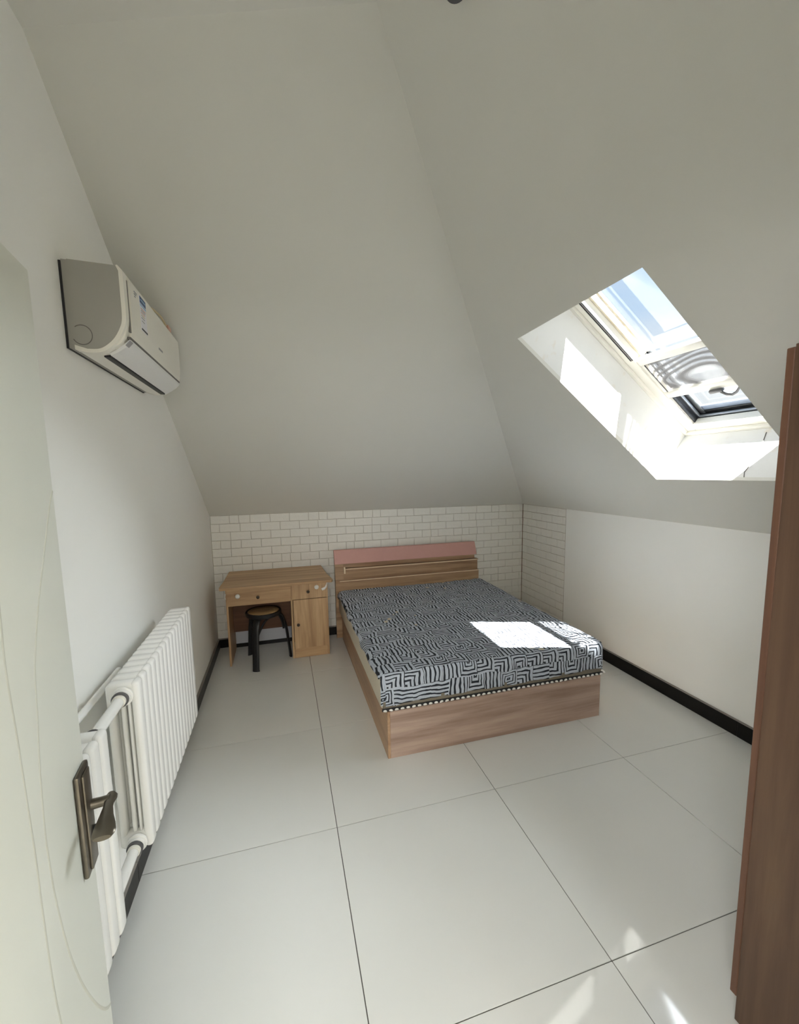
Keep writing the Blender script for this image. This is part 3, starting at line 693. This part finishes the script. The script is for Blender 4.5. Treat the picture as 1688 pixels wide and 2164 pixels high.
bm = BM(); tube(bm, [(0.150, FY-0.006, 0.632), (0.142, FY-0.004, 0.605), (0.146, FY-0.002, 0.585)], 0.004, 8); obj('lock_strap', bm, M['lockw'], dw, smooth=True)
dd = bx('door', (0.684, FY-0.016, 0.092), (0.972, FY-0.001, 0.526), M['deskz'], dk, 0.001); knob(0.719, FY-0.016, 0.310, dd)
bx('plinth', (0.681, FY-0.004, 0.002), (0.965, FY+0.010, 0.088), M['deskx'], dk, 0.001)
wbd = thing('board', (0.40, 3.93, 0), 'white board standing in the gap under the back of the desk', 'board')
bx('panel', (0.15, 4.014, 0.036), (0.663, 4.026, 0.30), mat('cool_white_board', (0.55, 0.57, 0.63, 1), 0.4), wbd); bx('black_strip', (0.15, 4.012, 0.0), (0.663, 4.028, 0.0355), M['black'], wbd)  # plain black strip between the panel and the floor
# shift so that the board clears the side panel
wbd.scale = (1, 1, 1)

# ------------------------------------------------------------------ stool
SCX, SCY, SZ = 0.437, 3.612, 0.455
st = thing('stool', (SCX, SCY, 0), 'round stool with black bent legs and wooden seat, tucked under the desk', 'stool')
bm = BM(); lathe(bm, [(0.118, -0.012), (0.126, -0.008), (0.128, 0.0), (0.120, 0.006), (0.05, 0.008), (0.001, 0.008)], (SCX, SCY, SZ), 'z', 40); obj('seat', bm, M['seat'], st, smooth=True)
bm = BM(); lathe(bm, [(0.10, -0.034), (0.138, -0.034), (0.146, -0.024), (0.147, -0.004), (0.141, 0.003), (0.129, 0.003), (0.127, -0.010), (0.10, -0.012)], (SCX, SCY, SZ), 'z', 40); obj('seat_rim', bm, M['blackmat'], st, smooth=True)
for fx, fy in ((0.364, 3.441), (0.643, 3.666), (0.301, 3.804)):
    c = Vector((0.436, 3.637, 0)); o_ = (Vector((fx, fy, 0))-c).normalized(); c2 = Vector((SCX, SCY, 0)); sd = Vector((-o_.y, o_.x, 0))
    foot = Vector((fx, fy, 0))
    p = [c2+o_*0.06+Vector((0, 0, SZ-0.036)), c2+o_*0.105+Vector((0, 0, SZ-0.036)), c2+o_*0.135+Vector((0, 0, SZ-0.045)), c2+o_*0.155+Vector((0, 0, SZ-0.07)), c2+o_*0.168+Vector((0, 0, SZ-0.11)), foot*0.3+(c2+o_*0.175)*0.7+Vector((0, 0, 0.26)), foot+Vector((0, 0, 0.02)), foot]
    for q in p: q.z = max(q.z, 0)
    bm = BM(); tube(bm, p, [0.0145]*7+[0.0155], 12, flat=((o_.x, o_.y, 0.01) if False else (0, 0, 1), 0.8, 2.0)); obj('leg', bm, M['blackmat'], st, smooth=True)
    # inner bracing hoop from the leg back under the seat
    q = [c2+o_*0.160+Vector((0, 0, 0.27)), c2+o_*0.150+sd*0.03+Vector((0, 0, 0.34)), c2+o_*0.120+sd*0.055+Vector((0, 0, 0.395)), c2+o_*0.08+sd*0.075+Vector((0, 0, SZ-0.036))]
    bm = BM(); tube(bm, smooth_path([tuple(v) for v in q], 4), 0.009, 8); obj('brace', bm, M['blackmat'], st, smooth=True)

# ================================================================== radiators
RZ0, RZ1, RX0, RX1 = 0.385, 0.962, 0.072, 0.168
def rad_column(pitch):
    bm = BM(); w = pitch-0.004; hh = RZ1-RZ0
    # local: x depth from 0, y width from 0, z from 0
    d = RX1-RX0
    box(bm, (d-0.026, 0, 0.0), (d, w, hh), 0.0125, 4)                 # front bar
    box(bm, (0.0, 0.004, 0.008), (0.022, w-0.004, hh-0.006), 0.009, 3)     # back bar
    box(bm, (0.036, 0.012, 0.03), (0.048, w-0.012, hh-0.03), 0.005, 2)
    box(bm, (0.056, 0.012, 0.03), (0.064, w-0.012, hh-0.03), 0.0035, 2)
    box(bm, (0.002, 0.001, hh-0.058), (d-0.006, w-0.001, hh-0.002), 0.014, 4)  # top header
    box(bm, (0.002, 0.001, 0.004), (d-0.006, w-0.001, 0.058), 0.014, 4)
    box(bm, (0.03, -0.001, hh-0.048), (0.07, w+0.005, hh-0.014), 0.008, 2); box(bm, (0.03, -0.001, 0.014), (0.07, w+0.005, 0.048), 0.008, 2)
    bmesh.ops.recalc_face_normals(bm, faces=bm.faces)
    me = bpy.data.meshes.new('column'); bm.to_mesh(me); bm.free(); me.materials.append(M['white'])
    for p in me.polygons: p.use_smooth = True
    try: me.set_sharp_from_angle(angle=math.radians(50))
    except Exception: pass
    return me
cme = rad_column(0.0510)
def radiator(y0, n, label, pitch=0.0510):
    r = thing('radiator', (RX0, y0, 0), label, 'radiator', 'white column radiators on the left wall')
    for k in range(n):
        o = bpy.data.objects.new('column', cme); C.objects.link(o); o.parent = r; o.location = (0, k*pitch, RZ0)
    for yy in ((y0+0.12, y0+n*pitch-0.12) if n > 4 else (y0+n*pitch*0.5,)):
        for z in (RZ0+0.12,): bx('bracket', (0.0, yy, z-0.006), (RX0+0.004, yy+0.02, z+0.006), M['white'], r, 0.002)
    return r
ra = radiator(1.368, 16, 'long white column radiator on the wall behind the first one')
rb = radiator(0.972, 3, 'short white radiator section half hidden behind the open door')
del ra['group']; del rb['group']
PXX, PZT, PZB = 0.125, 0.925, 0.418
def ringpart(name, y0, y1, r, z, m, par):
    bm = BM(); lathe(bm, [(r*0.9, y0), (r, y0+0.002), (r, y1-0.002), (r*0.9, y1)], (PXX, 0, z), 'y', 20); return obj(name, bm, m, par, smooth=True)
for nm, z, lab in (('pipe', PZT, 'white pipe joining the two radiators near their tops'), ('pipe', PZB, 'white pipe joining the two radiators near the floor')):
    pp = thing('pipe', (PXX, 1.25, z), lab, 'pipe')
    bm = BM(); tube(bm, [(PXX, 1.130, z), (PXX, 1.335, z)], 0.0155, 18); obj('tube', bm, M['white'], pp, smooth=True)
    ringpart('collar', 1.318, 1.332, 0.019, z, M['whitep'], pp)
    ringpart('nut', 1.330, 1.342, 0.024, z, M['darkgrey'], pp)
    ringpart('union', 1.342, 1.352, 0.026, z, M['white'], pp); ringpart('union', 1.352, 1.360, 0.031, z, M['white'], pp); ringpart('union', 1.360, 1.3675, 0.027, z, M['white'], pp)
    ringpart('nut', 1.126, 1.146, 0.0215, z, M['dark'], pp)
wp = BM(); tube(wp, [(0.030, 0.95, 0.905), (0.030, 1.36, 0.905), (0.030, 1.62, 0.905)], 0.011, 14); tag(obj('pipe', wp, M['white'], smooth=True), 'thin white pipe running along the wall behind the radiators', 'pipe')

# ================================================================== air conditioner
AY0, AY1, AZ0, AZ1 = 1.553, 2.335, 2.010, 2.283
ac = thing('air_conditioner', (0, 1.95, AZ0), 'white wall-mounted air conditioner high on the wall above the radiator', 'air conditioner')
prof_in = [(0.022, AZ1), (0.155, AZ1-0.004), (0.162, AZ1-0.02), (0.162, 2.196), (0.161, 2.12), (0.153, 2.088), (0.134, 2.054), (0.110, 2.030), (0.087, 2.018), (0.056, 2.016), (0.022, 2.026)]
prof_raw = prof_in
prof_in = [prof_raw[0], prof_raw[1]] + smooth_path(prof_raw[2:10], 5) + [prof_raw[10]]
def offset(pts, d):
    out = []
    for i, p in enumerate(pts):
        a = Vector(pts[max(i-1, 0)]); b = Vector(pts[min(i+1, len(pts)-1)]); t = (b-a).normalized(); out.append((p[0]-t.y*d, p[1]+t.x*d))
    return out
bm = BM(); prism(bm, prof_in, 'y', AY0, AY0+0.02); obj('end_panel', bm, M['greyp'], ac)
bm = BM(); prism(bm, prof_in, 'y', AY1-0.02, AY1); obj('end_panel', bm, M['greyp'], ac)
bm = BM(); prism(bm, [(0.006, AZ1-0.001), (0.022, AZ1-0.001), (0.022, 2.020), (0.006, AZ0+0.006)], 'y', AY0+0.002, AY1-0.002); obj('back_plate', bm, M['greyp'], ac)
bm = BM(); prism(bm, [(0.0, AZ1-0.006), (0.006, AZ1-0.006), (0.006, AZ0+0.004), (0.0, AZ0+0.004)], 'y', AY0-0.002, AY1); obj('mounting_plate', bm, M['dark'], ac)
cov = [(0.022, AZ1-0.003), (0.160, AZ1-0.004), (0.171, AZ1-0.014), (0.173, 2.20), (0.172, 2.12), (0.168, 2.088), (0.160, 2.060), (0.148, 2.040)]
cov_low = [(0.104, 2.012), (0.085, 2.008), (0.056, 2.006), (0.022, 2.014)]
# casing: full outline, slightly inset behind the vane
bm = BM(); prism(bm, cov[:-1]+[(0.150, 2.046), (0.136, 2.034), (0.112, 2.020)]+cov_low, 'y', AY0+0.0015 if False else AY0+0.012, AY1-0.002); cas = obj('casing', bm, M['whitep'], ac, smooth=True, angle=30)
# edge strip around the near end
out_ = offset(prof_in[1:], 0.0115); out_[0] = (0.160, AZ1-0.002); out_[-1] = (0.022, 2.012)
rim = out_ + prof_in[1:][::-1]
for y0, y1 in ((AY0-0.001, AY0+0.030), (AY1-0.03, AY1+0.001)):
    bm = BM(); prism(bm, rim, 'y', y0, y1); obj('end_trim', bm, M['whitep'], ac)
# raised front panel
bm = BM(); prism(bm, [(0.170, 2.262), (0.178, 2.258), (0.180, 2.20), (0.179, 2.12), (0.176, 2.086), (0.172, 2.070), (0.166, 2.070)], 'y', AY0+0.042, AY1-0.034); fp = obj('front_panel', bm, M['whitep'], ac)
bx('panel_seam', (0.168, AY0+0.030, 2.085), (0.1735, AY0+0.042, 2.250), M['seam'], ac)
bx('panel_seam', (0.155, AY0+0.030, 2.0625), (0.1725, AY1-0.032, 2.0695), M['seam'], ac)
bm = BM(); prism(bm, [(0.1725, 2.060), (0.168, 2.062), (0.150, 2.045), (0.126, 2.026), (0.106, 2.014), (0.109, 2.007), (0.130, 2.018), (0.156, 2.036), (0.170, 2.052)], 'y', AY0+0.034, AY1-0.034); vn = obj('vane', bm, M['whitep2'], ac)
bm = BM(); box(bm, (0.086, AY0+0.045, 2.0035), (0.105, AY1-0.04, 2.012)); obj('air_slot', bm, M['dark'], ac)
bm = BM(); tube(bm, [(0.045+0.028*math.cos(a), AY0-0.001, 2.058+0.030*math.sin(a)) for a in [math.radians(d) for d in range(-150, 140, 10)]], 0.0012, 6); obj('knockout_seam', bm, M['seam'], ac)
# energy label and small marks
def acl(name, y0, y1, z0, z1, m, x=0.1805, par=None): return bx(name, (x-0.003, y0, z0), (x+0.0006, y1, z1), m, par or fp)
lb = acl('energy_label', 1.692, 1.762, 2.126, 2.244, M['lwhite'], 0.1802)
acl('label_band', 1.693, 1.761, 2.221, 2.243, M['blue'], 0.1810, lb); acl('label_band', 1.700, 1.754, 2.231, 2.234, M['lblue'], 0.1816, lb)
acl('label_band', 1.693, 1.761, 2.211, 2.218, M['lblue'], 0.1810, lb)
for k, (zz, m) in enumerate(((2.203, 'lred'), (2.196, 'lgrey'), (2.189, 'lred'), (2.180, 'cord'), (2.171, 'lgrey'), (2.160, 'lgrey'), (2.150, 'lwhite'))):
    acl('label_line', 1.700, 1.752-0.004*k, zz-0.0012, zz+0.0012, M[m], 0.1810, lb)
acl('label_band', 1.694, 1.761, 2.128, 2.134, M['dark'], 0.1810, lb)
acl('emblem', 1.918, 1.972, 2.120, 2.127, M['lgrey'], 0.1802)
for k in range(3): acl('print_line', 1.636, 1.664-0.008*k, 2.234-0.008*k, 2.2365-0.008*k, M['lgrey'], 0.1806)
bm = BM(); box(bm, (-0.011, 0, -0.001), (0.011, 0.030, 0.0008)); ang = math.radians(-40)
for v in bm.verts:
    x, z = v.co.x, v.co.z; v.co = Vector((0.1555 + x*math.cos(ang) - z*math.sin(ang) if False else 0.1655+x*0.66+z*0.7, 1.575+v.co.y, 2.0475+x*0.75-z*0.7))
obj('vane_sticker', bm, M['lgrey'], vn)
# beige cord lying on top towards the far end
cdp = [(0.08, 1.86, 2.286), (0.145, 1.93, 2.289), (0.158, 2.03, 2.298), (0.160, 2.10, 2.299), (0.158, 2.16, 2.295), (0.150, 2.21, 2.300), (0.140, 2.25, 2.292)]
co = BM(); tube(co, smooth_path(cdp), 0.0045, 10); cdo = obj('cable', co, M['cord'], smooth=True); tag(cdo, 'beige cable looped over the top of the air conditioner', 'cable')
bx('clip', (0.140, 2.195, 2.283), (0.164, 2.25, 2.304), M['copper'], cdo, 0.003, 2)

# ================================================================== wardrobe
WX0, WX1, WY0, WY1, WH = 1.835, 2.385, 0.045, 0.684, 1.895
wd = thing('wardrobe', (2.1, 0.36, 0), 'dark brown wooden wardrobe standing beside the doorway at the room edge', 'wardrobe')
bx('side_panel', (WX0, WY0, 0), (WX0+0.018, WY1-0.020, WH+0.006), M['wardrobe'], wd, 0.001)
bx('side_panel', (WX1-0.018, WY0, 0), (WX1, WY1-0.020, WH-0.06), M['wardrobe'], wd, 0.001)
bx('back_panel', (WX0+0.018, WY0, 0.05), (WX1-0.018, WY0+0.008, WH-0.05), M['wardrobe'], wd)
bx('top_panel', (WX0+0.0185, WY0+0.01, WH-0.055), (WX1-0.0185, WY1-0.022, WH-0.037), M['wardrobe'], wd)
bx('plinth', (WX0+0.0185, WY1-0.045, 0), (WX1-0.0185, WY1-0.03, 0.07), M['wardrobe2'], wd)
for x0, x1, kx in ((WX0+0.001, (WX0+WX1)/2-0.001, (WX0+WX1)/2-0.03), ((WX0+WX1)/2+0.001, WX1-0.001, (WX0+WX1)/2+0.03)):
    d_ = bx('door', (x0, WY1-0.019, 0.072), (x1, WY1, WH if x0 < 2 else WH-0.06), M['wardrobe2'], wd, 0.002)
    bm = BM(); tube(bm, [(kx, WY1, 0.95), (kx, WY1+0.028, 0.96), (kx, WY1+0.03, 1.0), (kx, WY1+0.03, 1.05), (kx, WY1+0.028, 1.09), (kx, WY1, 1.10)], 0.005, 10); obj('handle', bm, M['chrome'], d_, smooth=True)

# ================================================================== ceiling lamp holder, just entering the frame at the top
lx, ly = 1.124, 1.087; lz = RZ(lx)
lp = thing('ceiling_lamp', (lx, ly, lz), 'small dark lamp holder on the sloping ceiling at the top edge', 'lamp')
bm = BM(); lathe(bm, [(0.001, 0.02), (0.030, 0.02), (0.032, -0.005), (0.026, -0.022), (0.001, -0.023)], (lx, ly-0.02, lz+0.0), 'z', 24); obj('rose', bm, M['darkgrey'], lp, smooth=True)
